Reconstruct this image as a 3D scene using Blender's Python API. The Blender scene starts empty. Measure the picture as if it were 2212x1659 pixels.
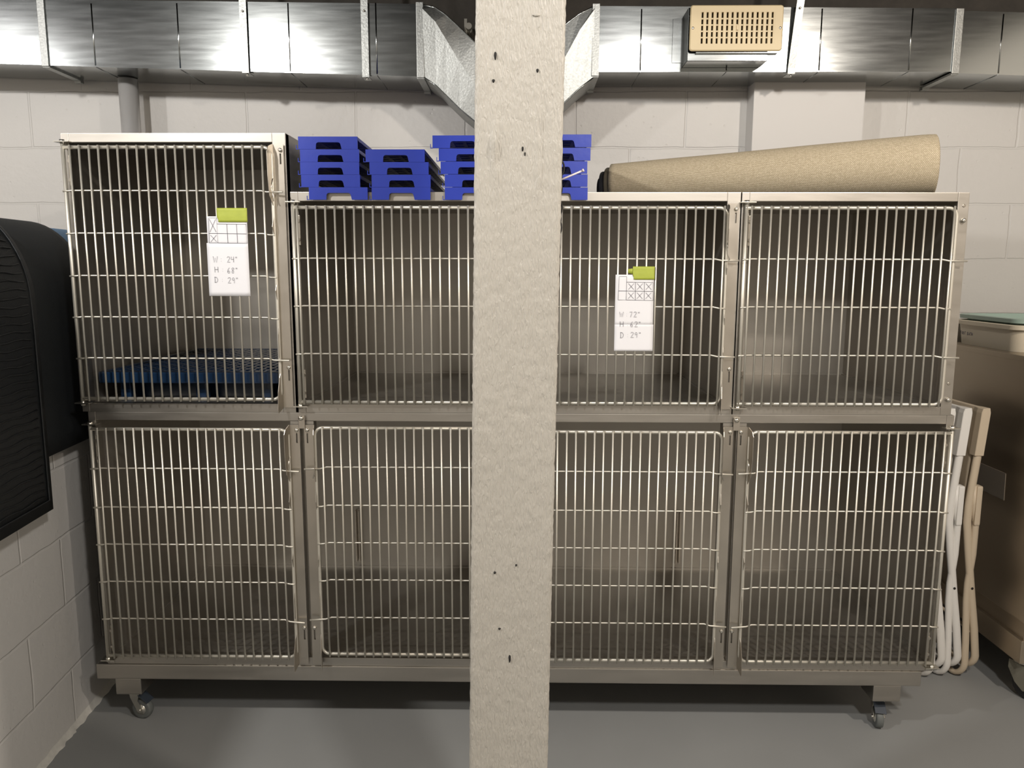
import bpy, bmesh, math, random
from mathutils import Vector, Matrix, noise
random.seed(7)
SC = bpy.context.scene
COL = SC.collection
R = math.radians
# ------------------------------------------------------------------ camera
CX, CY, CZ = 0.0262, -2.1206, 1.3545
PITCH, YAW, ROLL, FPX = 0.1457, -0.0134, -0.0021, 1656.9
F = Vector((math.sin(YAW)*math.cos(PITCH), math.cos(YAW)*math.cos(PITCH), -math.sin(PITCH)))
rt = Vector((math.cos(YAW), -math.sin(YAW), 0)); dn = F.cross(rt)
Xc = math.cos(ROLL)*rt + math.sin(ROLL)*dn
Dc = -math.sin(ROLL)*rt + math.cos(ROLL)*dn
cam = bpy.data.cameras.new('camera'); co = bpy.data.objects.new('camera', cam); COL.objects.link(co)
m = Matrix.Identity(4)
for i in range(3):
    m[i][0] = Xc[i]; m[i][1] = -Dc[i]; m[i][2] = -F[i]
m[0][3], m[1][3], m[2][3] = CX, CY, CZ
co.matrix_world = m
cam.sensor_fit = 'HORIZONTAL'; cam.sensor_width = 36; cam.lens = FPX/2212*36
cam.clip_start = .05; cam.clip_end = 60
SC.camera = co
# ------------------------------------------------------------------ world, lights, exposure
w = bpy.data.worlds.new('world'); SC.world = w; w.use_nodes = True
w.node_tree.nodes['Background'].inputs[0].default_value = (1, .97, .92, 1)
w.node_tree.nodes['Background'].inputs[1].default_value = 0.02
def lamp(name, loc, power, col, rad):
    l = bpy.data.lights.new(name, 'POINT'); l.energy = power; l.color = col; l.shadow_soft_size = rad
    o = bpy.data.objects.new(name, l); COL.objects.link(o); o.location = loc
lamp('ceiling_lamp_cool', (-1.50, -1.6, 2.50), 56, (1, .965, .92), .06)
lamp('ceiling_lamp_warm', (1.55, -1.6, 2.50), 48, (1, .89, .78), .05)
lamp('ceiling_lamp_left', (-3.1, -1.6, 2.50), 34, (1, .97, .95), .06)
lamp('fill_lamp_behind', (0.75, -2.35, 2.55), 56, (1, .955, .90), .10)  # fill lamp added to brighten the low left wall, no known fixture
SC.view_settings.view_transform = 'Standard'; SC.view_settings.look = 'None'
SC.view_settings.exposure = 0.95; SC.view_settings.gamma = 1; SC.view_settings.use_curve_mapping = False
try:
    SC.cycles.max_bounces = 8; SC.cycles.glossy_bounces = 5; SC.cycles.diffuse_bounces = 4
    SC.cycles.sample_clamp_indirect = 4; SC.cycles.caustics_reflective = False
except Exception: pass

# ------------------------------------------------------------------ materials
def nt(name):
    mt = bpy.data.materials.new(name); mt.use_nodes = True
    n = mt.node_tree; b = n.nodes['Principled BSDF']
    return mt, n, b
def mat(name, col, rough=.5, metal=0., nscale=0, namp=0., bump=0., bscale=40, stretch=(1,1,1), ramp=.0, spec=None, coat=0):
    mt, n, b = nt(name)
    b.inputs['Base Color'].default_value = (*col, 1); b.inputs['Roughness'].default_value = rough
    b.inputs['Metallic'].default_value = metal
    if spec is not None: b.inputs['Specular IOR Level'].default_value = spec
    if coat: b.inputs['Coat Weight'].default_value = coat
    tc = n.nodes.new('ShaderNodeTexCoord'); mp = n.nodes.new('ShaderNodeMapping')
    mp.inputs['Scale'].default_value = stretch
    n.links.new(tc.outputs['Object'], mp.inputs['Vector'])
    if nscale:
        t = n.nodes.new('ShaderNodeTexNoise'); t.inputs['Scale'].default_value = nscale; t.inputs['Detail'].default_value = 5
        n.links.new(mp.outputs[0], t.inputs['Vector'])
        mx = n.nodes.new('ShaderNodeMix'); mx.data_type = 'RGBA'
        mx.inputs[6].default_value = (*[c*(1-namp) for c in col], 1)
        mx.inputs[7].default_value = (*[min(1, c*(1+namp)) for c in col], 1)
        n.links.new(t.outputs['Fac'], mx.inputs[0]); n.links.new(mx.outputs[2], b.inputs['Base Color'])
        if ramp:
            mr = n.nodes.new('ShaderNodeMapRange'); mr.inputs[1].default_value = .3; mr.inputs[2].default_value = .7
            mr.inputs[3].default_value = rough-ramp; mr.inputs[4].default_value = rough+ramp
            n.links.new(t.outputs['Fac'], mr.inputs[0]); n.links.new(mr.outputs[0], b.inputs['Roughness'])
    if bump:
        t2 = n.nodes.new('ShaderNodeTexNoise'); t2.inputs['Scale'].default_value = bscale; t2.inputs['Detail'].default_value = 3
        n.links.new(mp.outputs[0], t2.inputs['Vector'])
        bp = n.nodes.new('ShaderNodeBump'); bp.inputs['Strength'].default_value = bump; bp.inputs['Distance'].default_value = .002
        n.links.new(t2.outputs['Fac'], bp.inputs['Height']); n.links.new(bp.outputs[0], b.inputs['Normal'])
    return mt
M = {}
M['steel'] = mat('brushed_stainless', (.47, .445, .405), .42, 1, 6, .08, .015, 60, (1, 1, 8), .05)
M['steel_in'] = mat('stainless_interior', (.46, .435, .395), .50, 1, 3, .12, .04, 30, (1, 1, 1), .06)
M['steel_cab'] = mat('stainless_cabinet', (.46, .40, .32), .44, 1, 3, .12, .015, 40, (1, 1, 5), .06)
M['rod'] = mat('satin_rod', (.72, .69, .61), .44, .75, 30, .06)
M['latch'] = mat('latch_steel', (.55, .51, .45), .33, 1, 9, .15, 0, 1, (1,1,1), .05)
M['pipe'] = mat('dull_galvanised_pipe', (.72, .71, .70), .40, .55, 12, .15, .05, 20, (1, 1, .4))
M['zinc'] = mat('zinc_hardware', (.68, .66, .60), .28, 1, 40, .1)
def galv():
    mt, n, b = nt('galvanised_sheet')
    b.inputs['Metallic'].default_value = 1
    tc = n.nodes.new('ShaderNodeTexCoord')
    mp = n.nodes.new('ShaderNodeMapping'); mp.inputs['Scale'].default_value = (2.2, 6, 26)
    n.links.new(tc.outputs['Object'], mp.inputs['Vector'])
    a = n.nodes.new('ShaderNodeTexNoise'); a.inputs['Scale'].default_value = 3; a.inputs['Detail'].default_value = 6
    n.links.new(mp.outputs[0], a.inputs['Vector'])
    v = n.nodes.new('ShaderNodeTexNoise'); v.inputs['Scale'].default_value = 260; v.inputs['Detail'].default_value = 2
    n.links.new(tc.outputs['Object'], v.inputs['Vector'])
    mx = n.nodes.new('ShaderNodeMix'); mx.data_type = 'RGBA'
    mx.inputs[6].default_value = (.33, .35, .355, 1); mx.inputs[7].default_value = (.46, .485, .485, 1)
    ad = n.nodes.new('ShaderNodeMath'); ad.operation = 'MULTIPLY_ADD'; ad.inputs[1].default_value = .45
    n.links.new(v.outputs['Fac'], ad.inputs[0])
    h = n.nodes.new('ShaderNodeMath'); h.operation = 'MULTIPLY'; h.inputs[1].default_value = .6
    n.links.new(a.outputs['Fac'], h.inputs[0]); n.links.new(h.outputs[0], ad.inputs[2])
    n.links.new(ad.outputs[0], mx.inputs[0]); n.links.new(mx.outputs[2], b.inputs['Base Color'])
    mr = n.nodes.new('ShaderNodeMapRange'); mr.inputs[1].default_value = .3; mr.inputs[2].default_value = .7
    mr.inputs[3].default_value = .155; mr.inputs[4].default_value = .185
    n.links.new(a.outputs['Fac'], mr.inputs[0]); n.links.new(mr.outputs[0], b.inputs['Roughness'])
    bp = n.nodes.new('ShaderNodeBump'); bp.inputs['Strength'].default_value = .06; bp.inputs['Distance'].default_value = .01
    big = n.nodes.new('ShaderNodeTexNoise'); big.inputs['Scale'].default_value = 3.2; big.inputs['Detail'].default_value = 1
    n.links.new(tc.outputs['Object'], big.inputs['Vector'])
    n.links.new(big.outputs['Fac'], bp.inputs['Height']); n.links.new(bp.outputs[0], b.inputs['Normal'])
    return mt
M['galv'] = galv()
M['galv_rough'] = mat('spangled_galvanised', (.36, .37, .36), .44, 1, 150, .35, .25, 160)
def cmu(name, axes, ox, oz, col=(.60, .585, .56)):
    mt, n, b = nt(name)
    b.inputs['Roughness'].default_value = .45
    tc = n.nodes.new('ShaderNodeTexCoord'); sp = n.nodes.new('ShaderNodeSeparateXYZ'); cb = n.nodes.new('ShaderNodeCombineXYZ')
    n.links.new(tc.outputs['Object'], sp.inputs[0])
    wob = n.nodes.new('ShaderNodeTexNoise'); wob.inputs['Scale'].default_value = 9; wob.inputs['Detail'].default_value = 3
    n.links.new(tc.outputs['Object'], wob.inputs['Vector'])
    def add(src, off):
        a = n.nodes.new('ShaderNodeMath'); a.inputs[1].default_value = off; n.links.new(src, a.inputs[0])
        c = n.nodes.new('ShaderNodeMath'); c.operation = 'MULTIPLY_ADD'; c.inputs[1].default_value = .012
        n.links.new(wob.outputs['Fac'], c.inputs[0]); n.links.new(a.outputs[0], c.inputs[2])
        return c.outputs[0]
    n.links.new(add(sp.outputs[axes[0]], ox+16.256), cb.inputs[0])
    n.links.new(add(sp.outputs['Z'], oz+4.064), cb.inputs[1])
    br = n.nodes.new('ShaderNodeTexBrick')
    br.inputs['Scale'].default_value = 1; br.inputs['Brick Width'].default_value = .4064; br.inputs['Row Height'].default_value = .2032
    br.inputs['Mortar Size'].default_value = .005; br.inputs['Mortar Smooth'].default_value = .6; br.inputs['Bias'].default_value = 0
    br.offset = .5; br.offset_frequency = 2
    n.links.new(cb.outputs[0], br.inputs['Vector'])
    big = n.nodes.new('ShaderNodeTexNoise'); big.inputs['Scale'].default_value = 1.5; big.inputs['Detail'].default_value = 4
    n.links.new(tc.outputs['Object'], big.inputs['Vector'])
    mx = n.nodes.new('ShaderNodeMix'); mx.data_type = 'RGBA'
    mx.inputs[6].default_value = (*[c*.94 for c in col], 1); mx.inputs[7].default_value = (*[min(1, c*1.05) for c in col], 1)
    n.links.new(big.outputs['Fac'], mx.inputs[0])
    # small pits in the block face
    pit = n.nodes.new('ShaderNodeTexVoronoi'); pit.inputs['Scale'].default_value = 26
    n.links.new(tc.outputs['Object'], pit.inputs['Vector'])
    pm = n.nodes.new('ShaderNodeMapRange'); pm.inputs[1].default_value = .05; pm.inputs[2].default_value = .12
    n.links.new(pit.outputs['Distance'], pm.inputs[0])
    n.links.new(mx.outputs[2], b.inputs['Base Color'])
    fine = n.nodes.new('ShaderNodeTexNoise'); fine.inputs['Scale'].default_value = 45; fine.inputs['Detail'].default_value = 6
    n.links.new(tc.outputs['Object'], fine.inputs['Vector'])
    s1 = n.nodes.new('ShaderNodeMath'); s1.operation = 'MULTIPLY_ADD'; s1.inputs[1].default_value = -2.2
    n.links.new(br.outputs['Fac'], s1.inputs[0]); n.links.new(fine.outputs['Fac'], s1.inputs[2])
    s2 = n.nodes.new('ShaderNodeMath'); s2.operation = 'MULTIPLY_ADD'; s2.inputs[1].default_value = .5
    n.links.new(pm.outputs[0], s2.inputs[0]); n.links.new(s1.outputs[0], s2.inputs[2])
    bp = n.nodes.new('ShaderNodeBump'); bp.inputs['Strength'].default_value = .5; bp.inputs['Distance'].default_value = .0022
    n.links.new(s2.outputs[0], bp.inputs['Height']); n.links.new(bp.outputs[0], b.inputs['Normal'])
    return mt
M['cmu_back'] = cmu('painted_block_back', ('X',), -.0218, -.1894)
M['cmu_left'] = cmu('painted_block_left', ('Y',), .2032, .0166, (.80, .78, .75))
M['plaster'] = mat('painted_smooth_block', (.63, .615, .595), .5, 0, 2, .03, .15, 50)
M['wall_plain'] = mat('painted_wall_plain', (.62, .58, .52), .6, 0, 2, .05)
M['floor'] = mat('grey_floor_paint', (.29, .295, .29), .62, 0, 2.5, .10, .10, 22, (1, 1, 1), .06)
M['ceil'] = mat('dark_ceiling', (.035, .030, .024), .8, 0, 20, .5, .6, 60)
M['black_rubber'] = mat('black_rubber', (.0075, .0095, .0115), .50, 0, 8, .2, .35, 300, (1, 1, 3))
M['fabric_black'] = mat('black_mat_cloth_side', (.010, .0125, .0145), .62, 0, 30, .2, .4, 500, (1, 1, 1))
M['blue_sheet'] = mat('blue_sheet', (.05, .22, .45), .5, 0, 10, .05)
M['blue_tray'] = mat('blue_plastic_tray', (.013, .036, .36), .36, 0, 14, .12, .12, 45)
M['blue_grate'] = mat('navy_plastic_grate', (.006, .023, .060), .22, 0, 14, .1)
M['paper'] = mat('white_paper', (.83, .83, .86), .7, 0, 5, .02)
M['tape'] = mat('yellow_green_tape', (.40, .46, .06), .55, 0, 60, .12, .2, 90)
M['ink'] = mat('ink', (.025, .022, .05), .6, 0, 10, .1)
M['pencil'] = mat('thin_ink', (.10, .10, .12), .6, 0, 10, .1)
M['chair_white'] = mat('white_chair', (.82, .80, .76), .4, 0, 8, .04)
M['chair_beige'] = mat('beige_chair', (.62, .52, .39), .42, 0, 8, .04)
M['vent'] = mat('beige_vent_plastic', (.60, .49, .29), .42, 0, 20, .04)
M['dark'] = mat('dark_recess', (.012, .011, .010), .8, 0, 10, .1)
M['cream_tub'] = mat('cream_tub', (.76, .67, .52), .35, 0, 8, .03)
M['green_tub'] = mat('sage_green_tub', (.36, .47, .41), .4, 0, 8, .05)
M['rubber_grey'] = mat('grey_caster_rubber', (.13, .14, .135), .55, 0, 30, .15)
M['rubber_dark'] = mat('dark_caster_rubber', (.02, .02, .022), .5, 0, 30, .15)
M['pedal'] = mat('blue_grey_pedal', (.035, .045, .060), .5, 0, 20, .1)
M['grey_plastic'] = mat('grey_green_plastic', (.21, .20, .16), .45, 0, 20, .1)
M['plate'] = mat('cabinet_plate', (.27, .235, .195), .5, .2, 20, .05)
M['caulk'] = mat('white_caulk', (.78, .76, .70), .6, 0, 60, .15, .4, 80)
M['zip'] = mat('white_nylon', (.75, .68, .70), .4, 0, 10, .02)
def post_mat():
    mt, n, b = nt('thick_ivory_paint')
    b.inputs['Roughness'].default_value = .42
    tc = n.nodes.new('ShaderNodeTexCoord')
    t = n.nodes.new('ShaderNodeTexNoise'); t.inputs['Scale'].default_value = 3; t.inputs['Detail'].default_value = 5
    n.links.new(tc.outputs['Object'], t.inputs['Vector'])
    mx = n.nodes.new('ShaderNodeMix'); mx.data_type = 'RGBA'
    mx.inputs[6].default_value = (.415, .392, .345, 1); mx.inputs[7].default_value = (.485, .460, .41, 1)
    n.links.new(t.outputs['Fac'], mx.inputs[0]); n.links.new(mx.outputs[2], b.inputs['Base Color'])
    mp = n.nodes.new('ShaderNodeMapping'); mp.inputs['Scale'].default_value = (1, 1, .20)
    n.links.new(tc.outputs['Object'], mp.inputs['Vector'])
    g = n.nodes.new('ShaderNodeTexNoise'); g.inputs['Scale'].default_value = 330; g.inputs['Detail'].default_value = 2; g.inputs['Distortion'].default_value = .8
    n.links.new(mp.outputs[0], g.inputs['Vector'])
    g2 = n.nodes.new('ShaderNodeTexNoise'); g2.inputs['Scale'].default_value = 55; g2.inputs['Detail'].default_value = 4
    n.links.new(tc.outputs['Object'], g2.inputs['Vector'])
    a = n.nodes.new('ShaderNodeMath'); a.operation = 'MULTIPLY_ADD'; a.inputs[1].default_value = .35
    n.links.new(g2.outputs['Fac'], a.inputs[0]); n.links.new(g.outputs['Fac'], a.inputs[2])
    bp = n.nodes.new('ShaderNodeBump'); bp.inputs['Strength'].default_value = 1; bp.inputs['Distance'].default_value = .0021
    n.links.new(a.outputs[0], bp.inputs['Height']); n.links.new(bp.outputs[0], b.inputs['Normal'])
    return mt
M['post'] = post_mat()
def weave_mat():
    mt, n, b = nt('woven_tan_cloth')
    b.inputs['Roughness'].default_value = .85
    tc = n.nodes.new('ShaderNodeTexCoord'); mp = n.nodes.new('ShaderNodeMapping')
    n.links.new(tc.outputs['UV'], mp.inputs['Vector'])
    w1 = n.nodes.new('ShaderNodeTexBrick')
    w1.inputs['Scale'].default_value = 1; w1.inputs['Brick Width'].default_value = .0048; w1.inputs['Row Height'].default_value = .0030
    w1.inputs['Mortar Size'].default_value = .0005; w1.inputs['Mortar Smooth'].default_value = .5
    w1.inputs['Color1'].default_value = (.66, .57, .41, 1); w1.inputs['Color2'].default_value = (.52, .44, .30, 1)
    w1.inputs['Mortar'].default_value = (.26, .21, .14, 1)
    n.links.new(mp.outputs[0], w1.inputs['Vector'])
    n.links.new(w1.outputs['Color'], b.inputs['Base Color'])
    bp = n.nodes.new('ShaderNodeBump'); bp.inputs['Strength'].default_value = .5; bp.inputs['Distance'].default_value = .001; bp.invert = True
    n.links.new(w1.outputs['Fac'], bp.inputs['Height']); n.links.new(bp.outputs[0], b.inputs['Normal'])
    return mt
M['weave'] = weave_mat()
M['roll_edge'] = mat('dark_roll_edge', (.10, .085, .06), .8, 0, 40, .4)
def rib_mat():
    mt, n, b = nt('ribbed_black_rubber')
    b.inputs['Base Color'].default_value = (.008, .010, .012, 1); b.inputs['Roughness'].default_value = .55
    tc = n.nodes.new('ShaderNodeTexCoord'); mp = n.nodes.new('ShaderNodeMapping')
    n.links.new(tc.outputs['UV'], mp.inputs['Vector'])
    br = n.nodes.new('ShaderNodeTexBrick'); br.inputs['Scale'].default_value = 1
    br.inputs['Brick Width'].default_value = .05; br.inputs['Row Height'].default_value = .016
    br.inputs['Mortar Size'].default_value = .003; br.inputs['Mortar Smooth'].default_value = .8
    n.links.new(mp.outputs[0], br.inputs['Vector'])
    bp = n.nodes.new('ShaderNodeBump'); bp.inputs['Strength'].default_value = .8; bp.inputs['Distance'].default_value = .004; bp.invert = True
    n.links.new(br.outputs['Fac'], bp.inputs['Height']); n.links.new(bp.outputs[0], b.inputs['Normal'])
    return mt
M['ribbed'] = rib_mat()

# ------------------------------------------------------------------ mesh helpers
class MB:
    def __init__(s): s.bm = bmesh.new()
    def box(s, x0, x1, y0, y1, z0, z1, bev=0, mtx=None):
        r = bmesh.ops.create_cube(s.bm, size=1)
        vs = r['verts']
        for v in vs:
            v.co = Vector((x0+(v.co.x+.5)*(x1-x0), y0+(v.co.y+.5)*(y1-y0), z0+(v.co.z+.5)*(z1-z0)))
        if bev:
            es = list({e for v in vs for e in v.link_edges})
            rr = bmesh.ops.bevel(s.bm, geom=es, offset=bev, segments=2, affect='EDGES', profile=.7)
            vs = list({v for f in rr['faces'] for v in f.verts} | {v for v in vs if v.is_valid})
        if mtx is not None:
            for v in vs: v.co = mtx @ v.co
        return s
    def tube(s, pts, r, n=10, cap=True, closed=False, ry=None):
        pts = [Vector(p) for p in pts]; rings = []; N = len(pts)
        prev = None
        for i, p in enumerate(pts):
            if closed: d = pts[(i+1) % N]-pts[i-1]
            elif i == 0: d = pts[1]-p
            elif i == N-1: d = p-pts[i-1]
            else: d = (pts[i+1]-p).normalized()+(p-pts[i-1]).normalized()
            d.normalize()
            if prev is None:
                up = Vector((0, 1, 0)) if abs(d.y) < .9 else Vector((1, 0, 0))
                a = d.cross(up).normalized()
            else:
                a = (prev-d*prev.dot(d)).normalized()
            prev = a; bb = d.cross(a).normalized()
            rr = r[i] if isinstance(r, (list, tuple)) else r
            r2 = rr if ry is None else ry
            rings.append([s.bm.verts.new(p+a*math.cos(2*math.pi*k/n)*rr+bb*math.sin(2*math.pi*k/n)*r2) for k in range(n)])
        for i in range(N if closed else N-1):
            A, B = rings[i], rings[(i+1) % N]
            for k in range(n):
                f = s.bm.faces.new((A[k], A[(k+1) % n], B[(k+1) % n], B[k])); f.smooth = True
        if cap and not closed:
            s.bm.faces.new(rings[0][::-1]); s.bm.faces.new(rings[-1])
        return s
    def prism(s, poly, axis, a0, a1):
        """poly: 2D points; axis: extrusion axis letter"""
        def P(u, v, t):
            return {'x': (t, u, v), 'y': (u, t, v), 'z': (u, v, t)}[axis]
        A = [s.bm.verts.new(P(u, v, a0)) for u, v in poly]; B = [s.bm.verts.new(P(u, v, a1)) for u, v in poly]
        n = len(poly)
        for k in range(n): s.bm.faces.new((A[k], A[(k+1) % n], B[(k+1) % n], B[k]))
        s.bm.faces.new(A[::-1]); s.bm.faces.new(B)
        return s
    def strip(s, rows, smooth=True, closed=False):
        V = [[s.bm.verts.new(p) for p in r] for r in rows]
        for i in range(len(V)-1):
            n = len(V[i])
            for k in range(n if closed else n-1):
                f = s.bm.faces.new((V[i][k], V[i][(k+1) % n], V[i+1][(k+1) % n], V[i+1][k])); f.smooth = smooth
        return V
    def lathe(s, prof, n=24, mtx=None, cap=True):
        """prof: (r, t) along local x axis"""
        rings = []
        for r, t in prof:
            ring = []
            for k in range(n):
                p = Vector((t, r*math.cos(2*math.pi*k/n), r*math.sin(2*math.pi*k/n)))
                if mtx is not None: p = mtx @ p
                ring.append(s.bm.verts.new(p))
            rings.append(ring)
        for A, B in zip(rings, rings[1:]):
            for k in range(n):
                f = s.bm.faces.new((A[k], A[(k+1) % n], B[(k+1) % n], B[k])); f.smooth = True
        if cap: s.bm.faces.new(rings[0][::-1]); s.bm.faces.new(rings[-1])
        return s
    def build(s, name, mt, parent=None, solid=0, sharp=True, loc=None):
        bmesh.ops.recalc_face_normals(s.bm, faces=s.bm.faces)
        me = bpy.data.meshes.new(name); s.bm.to_mesh(me); s.bm.free()
        me.materials.append(M[mt] if isinstance(mt, str) else mt)
        o = bpy.data.objects.new(name, me); COL.objects.link(o)
        if solid:
            sm = o.modifiers.new('solid', 'SOLIDIFY'); sm.thickness = abs(solid); sm.offset = -1 if solid > 0 else 1
        if parent is not None: o.parent = parent
        return o
def thing(name, label, cat, loc=(0, 0, 0), group=None, rz=0):
    o = bpy.data.objects.new(name, None); COL.objects.link(o); o.location = loc; o.rotation_euler = (0, 0, rz)
    o.empty_display_size = .05
    o['label'] = label; o['category'] = cat
    if group: o['group'] = group
    return o
def tag(o, label, cat, group=None):
    o['label'] = label; o['category'] = cat
    if group: o['group'] = group
    return o
def struct(mb, name, mt, parent=None):
    o = mb.build(name, mt, parent); o['kind'] = 'structure'; return o

# ------------------------------------------------------------------ room shell
WY = .83
struct(MB().box(-3.6, 3.2, -4.4, WY+.2, -.05, 0), 'floor', 'floor')
struct(MB().box(-3.6, 3.2, WY, WY+.2, 0, 2.13), 'wall_back', 'cmu_back')
struct(MB().box(3.0, 3.2, -4.4, WY, 0, 2.85), 'wall_right', 'wall_plain')
struct(MB().box(-3.8, -3.6, -4.4, WY, 0, 2.85), 'wall_far', 'wall_plain')
struct(MB().box(-3.6, 3.0, -4.6, -4.4, 0, 2.85), 'wall_front', 'wall_plain')
c = MB().box(-3.6, 3.2, -4.4, WY+.2, 2.85, 2.91)
for k in range(13):
    y = -4.2+k*.406
    c.box(-3.6, 3.0, y, y+.04, 2.76, 2.85)
c.box(-3.6, 3.2, WY-.005, WY+.2, 2.13, 2.85)
struct(c, 'ceiling', 'ceil')
struct(MB().box(.848, 1.243, .745, WY+.01, 0, 2.15, .004), 'wall_pilaster', 'plaster')
# low block wall at the left, a little out of square
LWM = Matrix.Translation((-1.311, 0, 0)) @ Matrix.Rotation(R(5.2), 4, 'Z')
def lw(x, y, z): return LWM @ Vector((x, y, z))
o = struct(MB().box(-.2, 0, -3.2, .69, 0, 1.36, .006), 'wall_left', 'cmu_left'); o.matrix_world = LWM
b = MB(); rows = []
for i in range(160):
    y = -1.2+i*.0115
    wdt = .012+.007*noise.noise(Vector((y*30, 0, 0)))+.004*noise.noise(Vector((y*90, 3, 0)))
    rows.append([(-.002, y, .022+.006*noise.noise(Vector((y*25, 7, 0)))), (.004, y, .008), (wdt, y, .0015), (wdt+.001, y, 0)])
b.strip(rows); o = struct(b, 'trim_1', 'caulk'); o.matrix_world = LWM

# ------------------------------------------------------------------ wooden post
def post():
    z0, z1, n = 0., 2.26, 400
    loop = []
    K = 26
    hw, dp = .0688, .14
    def outline():
        pts = []
        for i in range(K+1): pts.append((-hw+2*hw*i/K, 0))
        for i in range(1, 9): pts.append((hw, dp*i/8))
        for i in range(1, 9): pts.append((hw-2*hw*i/8, dp))
        for i in range(1, 8): pts.append((-hw, dp-dp*i/8))
        return pts
    rows = []
    cracks = [(-.036, 1.545, .0055, .045, .0055), (.037, 1.565, .005, .06, .0065), (-.03, 1.50, .004, .05, .003), (.033, 1.50, .004, .05, .003)]
    for j in range(n+1):
        z = z0+(z1-z0)*j/n
        cx = -.064+(z-.501)*.0135+hw
        row = []
        for (u, v) in outline():
            q = Vector((u*9, v*9, z*3)); q2 = Vector((u*60, v*60, z*45)); q3 = Vector((u*160, v*100, z*60))
            d = .0014*noise.noise(q)+.0007*noise.noise(q2)+.0005*noise.noise(q3)
            rough = max(0, 1-abs(z-1.15-.25*u/.07*.3)/.12)+max(0, 1-abs(z-1.33)/.05)
            d += .0014*rough*noise.noise(Vector((u*70, 4, z*90)))
            for (a, zz, sw, sh, am) in cracks:
                e = ((u-a)/sw)**2+((z-zz)/sh)**2
                if e < 3 and v == 0: d += am*math.exp(-e*1.6)*(1 if (u-a) < 0 else -.3)
            cu = max(-1, min(1, u/hw)); cr = .003
            uu, vv = u, v
            if v == 0 and abs(cu) > .999: uu -= math.copysign(.0015, cu); vv += .0015
            nx = 0 if 0 <= v <= 0 else (1 if u >= hw else (-1 if u <= -hw else 0))
            if v == 0: vv -= d
            if abs(cu) > .999: uu += math.copysign(1, cu)*(.0009*noise.noise(Vector((cu*3, 0, z*38)))+.0012*noise.noise(Vector((cu*5, 2, z*110))))
            row.append((cx+uu, -.90+vv, z))
        rows.append(row)
    mb = MB(); V = mb.strip(rows, True, True)
    mb.bm.faces.new(V[0][::-1]); mb.bm.faces.new(V[-1])
    return mb
t = thing('wooden_post', 'thickly painted ivory wooden post standing in front of the kennels', 'post', (0, -.83, 0))
def at(o, parent):   # parent keeping world coordinates for things placed at parent's loc
    o.parent = parent; o.matrix_parent_inverse = parent.matrix_basis.inverted(); return o
at(post().build('post_body', 'post'), t)
for (px, py, w_, h_) in [(1070, 121, 2.6, 8), (1066, 175, 2.8, 3.5), (1161, 153, 2.6, 4), (1129, 322, 2.2, 5), (1134, 333, 1.6, 4), (1115, 1221, 2, 2.8), (1069, 1237, 2.6, 3), (1079, 1358, 3, 2.4), (1101, 1423, 2.6, 9), (1159, 33, 8, 3)]:
    d = F*FPX+(px-1106)*Xc+(py-829.5)*Dc
    k = (-.9-CY)/d.y; p = Vector((CX, CY, CZ))+d*k
    sc = 1.3/FPX
    b = MB()
    r = bmesh.ops.create_uvsphere(b.bm, u_segments=10, v_segments=6, radius=1)
    for v in r['verts']:
        v.co = Vector((p.x+v.co.x*w_*sc*(1+.3*v.co.z), p.y+v.co.y*.0022, p.z+v.co.z*h_*sc))
    if w_ == 8: at(b.build('paint_blob', 'post'), t)
    else: at(b.build('nail_hole', 'dark'), t)
# dark beam carried by the post
struct(MB().box(-.03, .13, -3.4, .82, 2.26, 2.76, .005), 'trim_2', 'ceil')
# chain behind the post and white tie
def chain():
    b = MB()
    for k in range(11):
        zc = 1.545-k*.0165; x = .0905+.0015*math.sin(k*1.3)-.0004*k
        pts = []
        for i in range(12):
            a = 2*math.pi*i/12
            if k % 2: pts.append((x+.0045*math.cos(a), -.775, zc+.0115*math.sin(a)))
            else: pts.append((x+.002*math.cos(a), -.775+.0045*math.cos(a), zc+.0115*math.sin(a)))
        b.tube(pts, .0015, 6, closed=True)
    return b
tag(chain().build('hanging_chain', 'dark'), 'dark metal chain hanging behind the right edge of the white post', 'chain')
b = MB(); b.tube([(.085, -.772, 1.507), (.10, -.775, 1.513), (.128, -.778, 1.5245)], .0016, 6); b.tube([(.1265, -.778, 1.5238), (.1295, -.778, 1.5252)], .0026, 6)
tag(b.build('cable_tie', 'zip'), 'white plastic tie end sticking out right of the post in front of blue trays', 'cable tie')

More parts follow.
